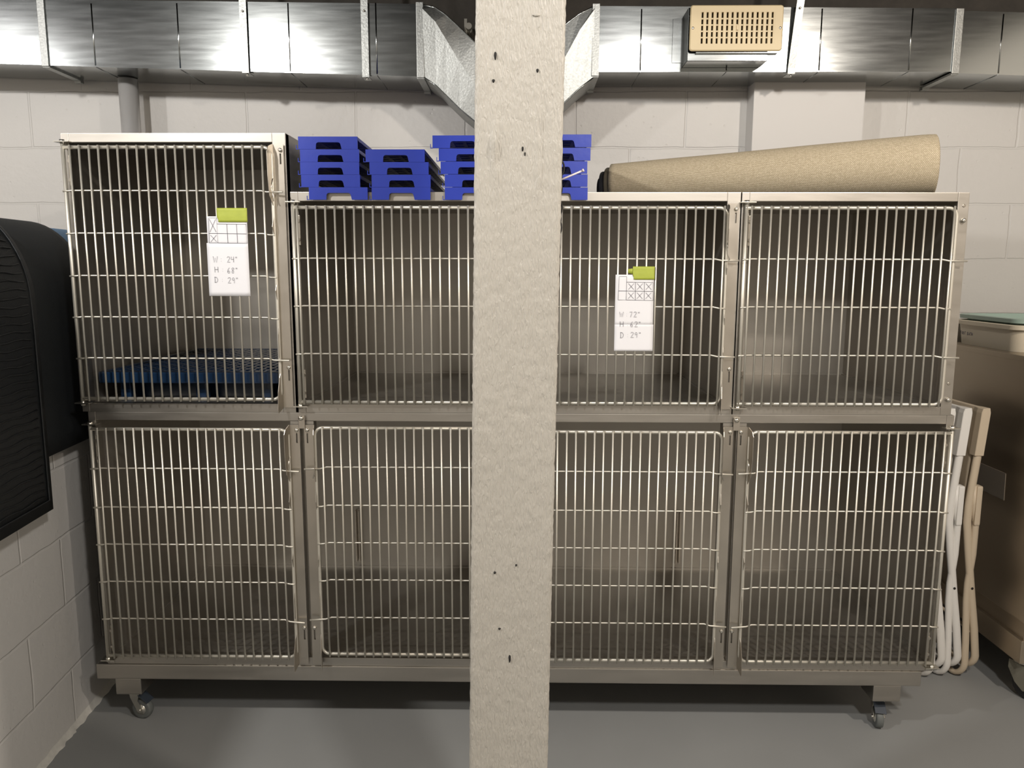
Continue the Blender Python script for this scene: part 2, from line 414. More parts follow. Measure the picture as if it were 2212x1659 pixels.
# ------------------------------------------------------------------ kennels
ZB, ZM, ZR, ZL = .1973, .9593, 1.5664, 1.7200
DEP = .73
GROUP = 'stainless kennels of the kennel bank'
def arc(cx, cz, r, a0, a1, n=6):
    return [(cx+r*math.cos(a0+(a1-a0)*i/n), cz+r*math.sin(a0+(a1-a0)*i/n)) for i in range(n+1)]
def make_door(parent, x0, W, zs, mirror=False, nb=21, xb=.034, latches=(1, -2)):
    """zs: z of rods, top to bottom; x in the frame where the hinge is at x0"""
    sx = -1 if mirror else 1
    def X(v): return (x0+W-v) if mirror else (x0+v)
    zt, zb = zs[0], zs[-1]; Y = -.012; rb = .022
    xe = W-.038
    pts = [(X(.008), zt)]
    pts += [(X(xe-rb), zt)]+[(X(u), z) for u, z in arc(xe-rb, zt-rb, rb, math.pi/2, 0)][1:]
    pts += [(X(u), z) for u, z in arc(xe-rb, zb+rb, rb, 0, -math.pi/2)]
    pts += [(X(.008), zb)]
    d = MB(); d.tube([(x, Y, z) for x, z in pts], .0051, 10)
    door = d.build('door', 'rod', parent)
    door['label'] = 'rounded door frame rod of the wire door'
    g = MB()
    for k in range(nb):
        x = X(xb+k*(.0256 if nb == 22 else .02575))
        jx = random.uniform(-.0006, .0006)
        g.tube([(x+jx, Y-.0078, zt+.005), (x-jx, Y-.0078, zb-.006)], .0028, 8)
    for i, z in enumerate(zs[1:-1], 1):
        ii = i if i <= len(zs)//2 else i-len(zs)
        isl = i == 1 or i == len(zs)-2
        end = W-.007 if isl else xe+.003
        g.tube([(X(.005), Y-.004, z-.001), (X(.024), Y-.004, z), (X(.03), Y-.0012, z+.001), (X(xe-.03), Y-.0012, z+.0005), (X(xe-.014), Y-.006 if isl else Y-.002, z-.003), (X(end), Y-.013 if isl else Y-.004, z-.0035)], .0026, 8)
    g.build('wire_grille', 'rod', door)
    h = MB(); h.tube([(X(.0115), Y, zt+.02), (X(.0115), Y, zb-.02)], .0052, 10)
    h.build('hinge_rod', 'rod', door)
    for z in (zt+.014, zb-.012):
        q = MB(); q.box(min(X(-.006), X(.034)), max(X(-.006), X(.034)), -.024, 0, z-.0015, z+.0015, .0005)
        q.tube([(X(.0115), Y, z-.004), (X(.0115), Y, z+.006)], .007, 10)
        q.build('hinge', 'zinc', parent)
    for z in (zt-.055, zb+.055):
        q = MB()
        q.box(min(X(.020), X(.027)), max(X(.020), X(.027)), -.006, .002, z-.045, z+.035, .0008)
        for dz in (-.03, .02): q.tube([(X(.0235), -.010, z+dz), (X(.0235), -.004, z+dz)], .0045, 8)
        q.build('hinge_bracket', 'latch', parent)
    return door
PROF = [(0, .004), (.012, .026), (.03, .034), (.12, .034), (.19, .028), (.235, .003), (.30, .021), (.345, .006), (.42, .005), (.50, .006), (.535, .017), (.57, .010), (.64, .006), (.70, .013), (.78, .013), (.83, .002), (.865, .016), (.92, .027), (.985, .031), (1.0, .029)]
def make_latch(parent, x0, W, zt, zb, mirror=False):
    def X(v): return (x0+W-v) if mirror else (x0+v)
    H = zt-zb
    def bx(b, u0, u1, y0, y1, z0, z1): b.box(min(X(u0), X(u1)), max(X(u0), X(u1)), y0, y1, z0, z1)
    b = MB(); uL, uR = W-.034, W-.0065; us = W-.015; yf = -.0065
    slots = [(zt-.024, zt-.052), (zb+.118, zb+.088)]
    z = zt
    for (s1, s0) in slots:
        bx(b, uL, uR, yf, yf+.0018, s1, z)
        bx(b, uL, us-.0022, yf, yf+.0018, s0, s1); bx(b, us+.0022, uR, yf, yf+.0018, s0, s1); z = s0
    bx(b, uL, uR, yf, yf+.0018, zb+.012, z)
    # wavy flange standing out from the plate
    A = []; th = .0013
    for s, d in PROF:
        zz = zt-s*H
        if s == 1.0: base = zb+.018
        else: base = zz
        A.append((base, zz, d))
    V = []
    for base, zz, d in A:
        V.append([(X(uL-th), yf+.001, base), (X(uL-th-.006*d/.034), yf-d, zz), (X(uL-.006*d/.034), yf-d, zz), (X(uL), yf+.001, base)])
    b.strip(V, False, True)
    lp = b.build('latch_plate', 'latch', parent)
    for z in (slots[0][0]+.009, slots[1][0]+.007):
        q = MB(); q.lathe([(.0052, 0), (.0055, .001), (.0048, .0042), (.0025, .005)], 12, Matrix.Translation((X(us), yf-.0, z)) @ Matrix.Rotation(R(-90), 4, 'Z'))
        q.build('bolt', 'zinc', lp)
    # small catch wire
    q = MB(); q.tube([(X(uL-.001), yf-.008, zt-.09), (X(uL-.004), yf-.018, zt-.115), (X(uL-.001), yf-.012, zt-.135), (X(uL+.002), yf-.02, zt-.15)], .0016, 6)
    q.build('catch_wire', 'zinc', lp)
def kennel_body(t, x0, x1, z0, z1, sl, sr, rt_, rb_):
    g = .0014; x0 += g; x1 -= g
    b = MB(); th = .004; y0, y1 = .004, DEP
    b.box(x0, x0+th, y0, y1, z0, z1); b.box(x1-th, x1, y0, y1, z0, z1)
    b.box(x0+th, x1-th, y0, y1, z1-th, z1-.0005); b.box(x0+th, x1-th, y0, y1, z0+.014, z0+.018)
    b.box(x0+th, x1-th, y1-th, y1, z0, z1-th)
    # drip lip where back wall meets floor and ceiling
    b.box(x0+th, x1-th, y1-.012, y1-th, z0+.018, z0+.024)
    b.box(x0+th, x0+.012, y0+.03, y1-.01, z0+.018, z0+.022); b.box(x1-.012, x1-th, y0+.03, y1-.01, z0+.018, z0+.022)
    b.build('body', 'steel_in', t)
    f = MB(); d = .03
    f.box(x0, x0+sl, 0, d, z0, z1, .0015); f.box(x1-sr, x1, 0, d, z0, z1, .0015)
    f.box(x0+sl, x1-sr, .0004, d, z1-rt_, z1, .0015); f.box(x0+sl, x1-sr, .0004, d, z0, z0+rb_, .0015)
    f.build('front_frame', 'steel', t)
XU = -1.219; W24 = .6096
def single(x0, z0, z1, label, zs, nb, xb, latch=True):
    t = thing('kennel', label, 'kennel', (0, 0, 0), GROUP)
    kennel_body(t, x0, x0+W24, z0, z1, .021, .036 if latch else .030, .024, .025)
    make_door(t, x0, W24, zs, False, nb, xb)
    if latch: make_latch(t, x0, W24, z1-.030, z0+.004)
    else:
        for (z, k) in ((z1-.035, 0), (z1-.074, 1), (z0+.09, 0), (z0+.045, 1)):
            q = MB(); X_ = x0+W24-.015
            if k: q.lathe([(.006, -.001), (.0062, .006), (.005, .010), (.002, .0105)], 10, Matrix.Translation((X_, 0, z)) @ Matrix.Rotation(R(-90), 4, 'Z')); q.build('bolt', 'zinc', t)
            else: q.lathe([(.0042, -.001), (.0042, .0012), (.0025, .0012)], 12, Matrix.Translation((X_, 0, z)) @ Matrix.Rotation(R(-90), 4, 'Z')); q.build('rivet', 'latch', t)
    return t
ZS_L = [1.681, 1.567, 1.454, 1.340, 1.227, 1.113, .999]
ZS_S = [1.524, 1.388, 1.259, 1.127, .992]
single(XU, ZM, ZL, 'tall upper left stainless kennel, the highest one, with a navy grate inside', ZS_L, 21, .034)
single(XU+W24+.004, ZM, ZR, 'upper stainless kennel next right of the tall one, stacks of blue trays on top', ZS_S, 22, .0235)
single(XU+2*W24+.004, ZM, ZR, 'upper stainless kennel behind the right side of the post with the 72 inch sign', ZS_S, 22, .0235)
single(XU+3*W24+.004, ZM, ZR, 'upper stainless kennel at the far right end under the thick end of the roll', ZS_S, 22, .0235, False)
def double(x0, label, zsl, zsr, slotx):
    x1 = x0+2*W24; xc = x0+W24
    t = thing('double_kennel', label, 'kennel', (0, 0, 0), 'two-door kennels of the lower row')
    kennel_body(t, x0, x1, ZB, ZM, .021, .021, .024, .025)
    make_door(t, x0, W24, zsl); make_door(t, xc, W24, zsr, True)
    m_ = MB()
    m_.box(xc-.034, xc-.006, 0, .02, ZB+.0255, ZM-.0245); m_.box(xc+.004, xc+.032, 0, .02, ZB+.0255, ZM-.0245); m_.box(xc-.034, xc+.032, .02, .03, ZB+.0255, ZM-.0245)
    ml = m_.build('mullion', 'steel', t)
    make_latch(t, x0, W24, ZM-.034, ZB-.003); make_latch(t, xc, W24, ZM-.034, ZB-.003, True)
    q = MB(); q.box(xc-.008, xc+.010, -.0105, -.008, ZM-.044, ZM-.006, .001); q.box(xc-.006, xc+.008, -.008, .0, ZM-.024, ZM-.008)
    cl = q.build('mullion_clip', 'latch', t)
    q = MB(); q.lathe([(.0068, 0), (.007, .002), (.006, .006), (.002, .007)], 12, Matrix.Translation((xc, -.0105, ZM-.014)) @ Matrix.Rotation(R(-90), 4, 'Z')); q.build('bolt', 'zinc', cl)
    q = MB()
    for dx in (-.0075, .0045): q.box(slotx+dx, slotx+dx+.003, DEP-.030, DEP-.006, .244, .448)
    q.box(slotx-.0075, slotx+.0075, DEP-.0062, DEP-.0041, .244, .448)
    q.build('divider_channel', 'latch', t)
ZS_1 = [.912, .798, .684, .573, .460, .346, .231]
ZS_2 = [.918, .805, .693, .582, .470, .355, .242]
double(-1.2044, 'lower left double stainless kennel with two wire doors, directly above the left caster', ZS_1, ZS_2, -.603)
double(-1.2044+2*W24, 'lower right double stainless kennel with two wire doors, beside the folded chairs', [z-.002 for z in ZS_1], [.912, .798, .684, .570, .456, .342, .229], .6245)
# base frame with casters
BB = .1507
base = thing('wheeled_platform', 'stainless wheeled platform carrying the whole bank of kennels above the grey floor', 'platform')
b = MB()
b.box(-1.237, 1.2004, -.003, .037, BB, ZB-.0005, .003); b.box(-1.237, 1.2004, .70, .74, BB, ZB-.0005, .003)
for x in (-1.237, -.6, 0, .6, 1.160): b.box(x, x+.04, .037, .70, BB, ZB-.001)
b.build('base_frame', 'steel', base)
def caster(x, y, rot, mount):
    q = MB(); q.box(mount[0], mount[1], y-.045, y+.035, .0990, BB+.0005, .004)
    mnt = q.build('caster_mount', 'steel', base)
    q = MB(); s = 1 if x < 0 else -1; xx = mount[1] if x < 0 else mount[0]
    q.prism([(xx, BB), (xx+s*.034, BB), (xx, .118)], 'y', y+.02, y+.023); q.build('gusset', 'steel', base)
    c = thing('tmp', '', ''); del c['label']; del c['category']; c.name = 'caster'
    c.location = (x, y, 0); c.rotation_euler = (0, 0, rot); c.parent = base
    # local: axle along x, wheel offset toward -y
    q = MB(); T = Matrix.Translation((0, -.012, .031))
    q.lathe([(.017, -.0105), (.026, -.0105), (.030, -.009), (.031, -.005), (.031, .005), (.030, .009), (.026, .0105), (.017, .0105)], 28, T); q.build('wheel', 'rubber_grey', c)
    q = MB(); q.lathe([(.004, -.019), (.0045, -.017), (.0045, -.0135), (.016, -.0118), (.017, -.009), (.017, .009), (.016, .0118), (.0045, .0135), (.0045, .017), (.004, .019)], 20, T); q.build('hub', 'zinc', c)
    q = MB()
    for sx in (-1, 1):
        q.prism([(-.016, .094), (.022, .094), (.018, .07), (-.004, .026), (-.018, .024), (-.020, .036), (-.006, .06)], 'x', sx*.0145-.001, sx*.0145+.001)
    q.box(-.0155, .0155, -.016, .022, .0905, .0935); q.tube([(0, .003, .0925), (0, .003, .0995)], .016, 20)
    q.build('fork', 'zinc', c)
    q = MB(); q.box(-.016, .016, -.050, -.012, -.003, .001, .001, Matrix.Translation((0, 0, .088)) @ Matrix.Rotation(R(38), 4, 'X')); q.build('brake_pedal', 'pedal', c)
caster(-1.142, .045, R(80), (-1.185, -1.108)); caster(1.103, .045, R(-10), (1.065, 1.146))
caster(-1.142, .67, R(80), (-1.185, -1.108)); caster(1.103, .67, R(150), (1.065, 1.146))

# ------------------------------------------------------------------ navy raised grate inside the tall kennel
def grate():
    t = thing('raised_grate', 'navy blue plastic raised floor grate inside the tall upper left kennel', 'grate', (-.918, .37, ZM+.018))
    x0, x1, y0, y1, z = -.267, .255, -.335, .340, .089
    b = MB(); nx, ny = 22, 27
    bx0, bx1, by0, by1 = x0+.012, x1-.012, y0+.014, y1-.010
    dx, dy = (bx1-bx0)/nx, (by1-by0)/ny
    for i in range(nx):
        for j in range(ny):
            cx_, cy_ = bx0+(i+.5)*dx, by0+(j+.5)*dy
            rx, ry = dx*.36, dy*.30
            sk = .35*(1 if (i+j) % 2 else -1)
            N = 8
            out = [(dx/2, 0), (dx/2, dy/2), (0, dy/2), (-dx/2, dy/2), (-dx/2, 0), (-dx/2, -dy/2), (0, -dy/2), (dx/2, -dy/2)]
            O, I, D_ = [], [], []
            for k in range(N):
                a = 2*math.pi*k/N
                O.append(b.bm.verts.new((cx_+out[k][0], cy_+out[k][1], z-.0015)))
                hx, hy = rx*math.cos(a), ry*math.sin(a)
                I.append(b.bm.verts.new((cx_+hx+sk*hy, cy_+hy+sk*hx, z+.001)))
                D_.append(b.bm.verts.new((cx_+(hx+sk*hy)*.9, cy_+(hy+sk*hx)*.9, z-.010)))
            for k in range(N):
                f = b.bm.faces.new((O[k], O[(k+1) % N], I[(k+1) % N], I[k])); f.smooth = True
                b.bm.faces.new((I[k], I[(k+1) % N], D_[(k+1) % N], D_[k]))
    bmesh.ops.remove_doubles(b.bm, verts=b.bm.verts, dist=.0002)
    b.build('perforated_top', 'blue_grate', t)
    b = MB()
    b.box(x0, x1, y0, y0+.014, z-.030, z+.003, .005); b.box(x0, x1, y1-.010, y1, z-.030, z+.003, .004)
    b.box(x0, x0+.012, y0+.014, y1-.01, z-.030, z+.003, .004); b.box(x1-.012, x1, y0+.014, y1-.01, z-.030, z+.003, .004)
    b.build('rim', 'blue_grate', t)
    q = MB(); q.box(x0+.016, x1-.016, y0+.10, y0+.104, .004, z-.012); q.box(x0+.016, x0+.02, y0+.104, y1-.02, .004, z-.012); q.box(x1-.02, x1-.016, y0+.104, y1-.02, .004, z-.012); q.build('skirt', 'blue_grate', t)
    for sx in (x0+.04, (x0+x1)/2, x1-.07):
        for sy in (y0+.03, y1-.06):
            q = MB(); q.box(sx, sx+.03, sy+.01, sy+.04, 0, z-.010, .003); q.build('leg', 'blue_grate', t)
grate()

# ------------------------------------------------------------------ blue trays
def make_tray(label):
    t = thing('plastic_tray', label, 'tray', (0, 0, 0), 'blue plastic trays stacked on the kennels')
    w, h, L = .158, .0326, .50; hw = w/2
    b = MB()
    # front apron with rounded handle cut-out
    poly = [(-hw, h), (-hw, 0)]
    n0, n1, nh = -hw+.305*w, -hw+.705*w, h*.55
    poly += [(n0-.002, 0), (n0-.001, nh-.005), (n0+.001, nh-.0015), (n0+.005, nh), (n1-.005, nh), (n1-.001, nh-.0015), (n1+.001, nh-.005), (n1+.004, 0), (hw, 0), (hw, h)]
    polyL = [(-hw, h), (-hw, 0), (n0-.002, 0), (n0-.001, nh-.005), (n0+.001, nh-.0015), (n0+.005, nh), (n0+.005, h)]
    polyM = [(n0+.005, h), (n0+.005, nh), (n1-.005, nh), (n1-.005, h)]
    polyR = [(n1-.005, h), (n1-.005, nh), (n1-.001, nh-.0015), (n1+.001, nh-.005), (n1+.004, 0), (hw, 0), (hw, h)]
    for p in (polyL, polyM, polyR): b.prism(p, 'y', -.0035, 0)
    bmesh.ops.remove_doubles(b.bm, verts=b.bm.verts, dist=.00005)
    b.box(-hw, hw, 0, .006, h-.007, h-.0005)
    b.build('front_apron', 'blue_tray', t)
    # deck of crossing bars
    d = MB()
    for k in range(12):
        y = .012+k*(L-.024)/11; d.box(-hw+.004, hw-.004, y, y+.012, h-.007, h-.0015)
    for k in range(5):
        x = -hw+.004+k*(w-.018)/4; d.box(x, x+.010, .0, L, h-.0075, h-.002)
    d.box(-hw+.003, hw-.003, .006, L, h-.0062, h-.0045)  # solid sheet added between the bars to keep the handle cut-outs dark
    d.build('slotted_deck', 'blue_tray', t)
    # side rails with windows, starting behind the apron
    for s in (-1, 1):
        r = MB(); x = s*(hw-.0015)
        zb_ = .0235 if False else h-.0090
        r.box(x-.0015, x+.0015, .006, L, zb_, h-.0005)
        for k in range(9):
            y = .02+k*.058; r.box(x-.0015, x+.0015, y, y+.022, h-.0322+.022*0+.0225*0+(.0215 if False else .0225), h-.008)
        r.build('side_rail', 'blue_tray', t)
    q = MB(); q.box(-hw-.0062, -hw, -.0035, -.0005, -.0005, .0012); q.box(-hw-.0062, -hw-.0048, -.0035, -.0005, .0012, .0105)
    q.build('hook', 'blue_tray', t)
    return t
def copy_tree(o, parent=None):
    c = o.copy(); COL.objects.link(c); c.parent = parent
    for ch in o.children: copy_tree(ch, c)
    return c
# px of the left front corner in each stack, top tray first (converted to x on the front plane y=-.012)
def px2x(px, z):
    # horizontal position on the plane y=-.012 at height z
    d0 = Vector((0, -.012-CY, z-CZ)); 
    # solve for x
    lo, hi = -2., 2.
    for _ in range(40):
        mi = (lo+hi)/2; v = Vector((mi-CX, -.012-CY, z-CZ))
        if 1106+FPX*v.dot(Xc)/v.dot(F) < px: lo = mi
        else: hi = mi
    return (lo+hi)/2
stacks = [('the leftmost stack of five', 5, [644.8, 648.8, 649, 651, 667.5], 1.7085),
          ('the short stack of four', 4, [790, 798.5, 803, 803], 1.6755),
          ('the stack just left of the post', 5, [934.5, 948, 952, 960.8, 961], 1.7120),
          ('the stack just right of the post', 5, [1277.5-129, 1276-129, 1270-129.5, 1270.8-129.5, 1271.8-130], 1.7150)]
proto = None
pos5 = ['topmost', 'second from the top', 'middle', 'second from the bottom', 'lowest']
pos4 = ['topmost', 'second from the top', 'second from the bottom', 'lowest']
for nm, n, pxs, ztop in stacks:
    pitch = (ztop-1.5445)/n
    for i in range(n):
        z = ztop-(i+1)*pitch
        lab = 'blue plastic tray, %s of %s' % ((pos5 if n == 5 else pos4)[i], nm)
        if proto is None: proto = make_tray(lab); o = proto
        else: o = copy_tree(proto); o['label'] = lab
        x = px2x(pxs[i], z+.016)+.079
        o.location = (x, -.0085-.0006*(n-i), z); o.rotation_euler = (0, 0, R(random.uniform(-.4, .4)))

# ------------------------------------------------------------------ woven roll
def roll():
    t = thing('cloth_roll', 'thick roll of tan woven cloth lying on top of the right-hand kennels', 'roll', (.75, .32, ZR))
    A = Vector((.315-.75, .435-.32, .066)); B = Vector((1.19-.75, .150-.32, .0885))
    ax = (B-A).normalized(); up = Vector((0, 0, 1)); up = (up-ax*up.dot(ax)).normalized(); sd = ax.cross(up)
    b = MB(); NU, NV = 64, 60
    rows = []; uvs = []
    L = (B-A).length
    prof = []
    for i in range(NU+1): prof.append((i/NU, None))
    for i in range(NU+1):
        s = i/NU; r = .0655+(.0880-.0655)*s
        k = 1
        if s > .94: k = 1-.018*((s-.94)/.06)**3
        p = A.lerp(B, s)
        row = []
        for j in range(NV):
            a = 2*math.pi*j/NV
            rr = r*k*(1+.012*noise.noise(Vector((s*5, math.cos(a)*1.2, math.sin(a)*1.2))))
            q = p+sd*math.cos(a)*rr+up*math.sin(a)*rr
            row.append(q)
        rows.append(row)
    # rounded right rim, then in toward the wound end
    for (e, kk) in ((.006, .97), (.008, .93), (.004, .88), (-.02, .86)):
        p = B+ax*e; row = []
        for j in range(NV):
            a = 2*math.pi*j/NV; rr = .0880*kk; row.append(p+sd*math.cos(a)*rr+up*math.sin(a)*rr)
        rows.append(row)
    V = b.strip(rows, True, True); b.bm.faces.new(V[0][::-1]); b.bm.faces.new(V[-1])
    uvl = b.bm.loops.layers.uv.new('uv')
    for f in b.bm.faces:
        js = []
        for lp in f.loops:
            q = lp.vert.co-A; s = q.dot(ax); rr = q-ax*s
            js.append((s, math.atan2(rr.dot(up), rr.dot(sd))))
        mxa = max(a for _, a in js)
        for lp, (s, a) in zip(f.loops, js):
            if mxa-a > math.pi: a += 2*math.pi
            lp[uvl].uv = (s+5, a*.076+5)
    b.build('rolled_cloth', 'weave', t)
    def ring(name, off0, off1, r0, mt):
        q = MB(); prof = []
        rr_ = []
        for (e, k) in ((off1, 1), (off0+.004, 1), (off0, .96), (off0, .5), (off0+.01, .45)):
            p = A+ax*e-up*(.0655-r0)*.9; row = []
            for j in range(40):
                a = 2*math.pi*j/40; row.append(p+sd*math.cos(a)*r0*k+up*math.sin(a)*r0*k)
            rr_.append(row)
        V = q.strip(rr_, True, True); q.bm.faces.new(V[0][::-1]); q.bm.faces.new(V[-1]); q.build(name, mt, t)
    ring('hem_layer', -.018, .02, .060, 'roll_edge')
    ring('inner_layer', -.034, .02, .054, 'rubber_dark'); ring('core_layer', -.042, .02, .044, 'dark')
roll()

# ------------------------------------------------------------------ paper signs
STROKES = {
 'W': [[(0, 1), (.22, 0), (.48, .75), (.74, 0), (1, 1)]],
 'H': [[(0, 1), (0, 0)], [(.8, 1), (.8, 0)], [(0, .5), (.8, .5)]],
 'D': [[(.1, 1), (.1, 0)], [(0, 1), (.5, .95), (.8, .6), (.7, .2), (.35, 0), (0, .02)]],
 ':': [[(.3, .62), (.34, .58)], [(.3, .22), (.34, .18)]],
 '2': [[(0, .8), (.2, 1), (.6, .98), (.65, .7), (.3, .3), (0, 0), (.75, .04)]],
 '4': [[(.05, 1), (.0, .5), (.6, .55)], [(.62, 1), (.58, 0)]],
 '6': [[(.5, 1), (.1, .6), (0, .25), (.2, 0), (.5, .08), (.55, .35), (.3, .45), (.05, .3)]],
 '8': [[(.6, .9), (.3, 1), (.05, .8), (.55, .3), (.4, 0), (.1, .08), (.1, .35), (.6, .8), (.6, .9)]],
 '9': [[(.6, .85), (.3, 1), (.02, .75), (.2, .5), (.55, .6), (.6, .85), (.52, 0)]],
 '7': [[(0, .95), (.65, 1), (.25, 0)]],
 '"': [[(.1, 1), (.08, .75)], [(.35, 1), (.33, .75)]],
 'F': [[(0, 1), (0, 0)], [(0, 1), (.6, 1)], [(0, .55), (.5, .55)]],
 'O': [[(.3, 1), (0, .6), (.1, .1), (.45, 0), (.65, .5), (.3, 1)]],
 'T': [[(0, 1), (.8, .96)], [(.4, 1), (.38, 0)]],
 'B': [[(0, 1), (0, 0)], [(0, 1), (.55, .85), (.1, .52), (.6, .3), (.4, 0), (0, 0)]],
 'A': [[(0, 0), (.35, 1), (.7, 0)], [(.12, .4), (.6, .4)]],
 ' ': [],
}
def write(b, txt, x, z, h, adv, r, y=0, plane='xz'):
    for chn in txt:
        for st in STROKES[chn]:
            b.tube([(x+u*h*.72, y, z+v*h) for u, v in st], r, 5, ry=None)
        x += adv*(.55 if chn in ':' else 1)
def flatten(o, axis, k, c):
    for v in o.data.vertices: v.co[axis] = c+(v.co[axis]-c)*k
def sign(label, up_, low_, tape, tape2, grid, texts, inkm):
    yf = -.0235
    x0, x1, z0, z1 = low_
    t = thing('paper_sign', label, 'sign', ((x0+x1)/2, yf, z0), 'handwritten paper signs taped to the doors')
    def sheet(x0, x1, z0, z1, y, amp, ph):
        b = MB(); rows = []
        for j in range(13):
            z = z0+(z1-z0)*j/12
            rows.append([(x0+(x1-x0)*i/10, y-amp*(.5+.5*math.sin(i/10*3+ph+j*.15)), z) for i in range(11)])
        b.strip(rows); return b
    at(sheet(*up_, yf+.0002, .0002, 0).build('upper_sheet', 'paper', solid=.0003), t)
    at(sheet(*low_, yf-.0003, .0002, 1).build('lower_sheet', 'paper', solid=.0003), t)
    b = MB(); r = .00042; yi = yf-.0010
    for ln in grid: b.tube([(p[0], yi, p[1]) for p in ln], r, 5)
    o = b.build('kennel_diagram', 'ink'); flatten(o, 1, .6, yi); at(o, t)
    b = MB()
    for (tx, x, z, h, adv) in texts: write(b, tx, x, z, h, adv, .00042, yi-.0006)
    o = b.build('handwriting', inkm); flatten(o, 1, .6, yi-.0006); at(o, t)
    b = MB(); rows = []
    tx0, tx1, tz0, tz1 = tape
    for j in range(7):
        z = tz0+(tz1-tz0)*j/6
        rows.append([(tx0+(tx1-tx0)*i/14+(.003 if (i == 0 and j < 2) else 0), yi-.0008+(.0012*math.sin(i*1.4)**2 if j > 3 else 0), z) for i in range(15)])
    b.strip(rows)
    if tape2:
        a0, a1, c0, c1 = tape2
        b.strip([[(a0, yf+.002, c0+.004), (a1, yf-.001, c0)], [(a0+.001, yf+.002, c1-.002), (a1, yf-.001, c1)]])
    at(b.build('tape', 'tape', solid=.0002), t)
def L_(a, b_): return [a, b_]
# sign 1
def cells(X0, Z0, cw, chh, tall_x, tall_w, topz, lowz, midz, n, marks, xtall, xlow):
    g = []
    xs = [X0+cw*i for i in range(n+1)]
    zt, zm, zb_ = topz, midz, lowz
    T = tall_x+tall_w
    g += [[(tall_x, zb_), (tall_x+.0015, xtall), (T, xtall), (T, zb_), (tall_x, zb_)]]
    g += [[(T, zt), (xs[-1], zt-.0005), (xs[-1]+.001, zb_-.001), (T, zb_)]]
    for x in xs[1:-1]: g.append([(x, zt), (x+.0005, zb_)])
    g.append([(tall_x, zm), (xs[-1], zm-.001)])
    for (a, b0, c_, d) in marks:
        g.append([(a, b0), (c_, d)]); g.append([(a, d), (c_, b0)])
    return g
g1 = cells(-.7975, 0, .0262, 0, -.8215, .0235, 1.4795, 1.4290, 1.4545, 3, [(-.818, 1.458, -.801, 1.492), (-.817, 1.432, -.801, 1.450)], 1.4955, 0)
sign('white handwritten sign reading 24, 68, 29, taped on the tall kennel door',
     (-.826, -.7165, 1.427, 1.4995), (-.829, -.7165, 1.2865, 1.4290), (-.7965, -.7145, 1.4845, 1.5215), None, g1,
     [('W:', -.813, 1.377, .0165, .018), ('24"', -.775, 1.3775, .0150, .0112), ('H:', -.810, 1.3505, .0150, .018), ('68"', -.7755, 1.348, .0150, .0112), ('D:', -.812, 1.323, .0150, .018), ('29"', -.7755, 1.3215, .0150, .0112)], 'pencil')
mk = []
for i in range(3):
    xa = .3085+i*.0237
    mk += [(xa+.004, 1.3065, xa+.019, 1.323), (xa+.004, 1.282, xa+.019, 1.2985)]
g2 = cells(.3075, 0, .0240, 0, .2855, .022, 1.3265, 1.2785, 1.3030, 3, mk, 1.3415, 0)
sign('white handwritten sign reading 72, 62, 29, taped to the door right of the post',
     (.2775, .3815, 1.209, 1.3465), (.2775, .3830, 1.1395, 1.2120), (.3235, .3825, 1.3335, 1.3685), (.309, .325, 1.3475, 1.3635), g2,
     [('W:', .2905, 1.2325, .0140, .0160), ('72"', .3180, 1.2325, .0140, .0112), ('H:', .2925, 1.2060, .0145, .0170), ('62"', .3210, 1.2055, .0145, .0112), ('D:', .2935, 1.1755, .0150, .0170), ('29"', .3220, 1.1765, .0145, .0112)], 'ink')

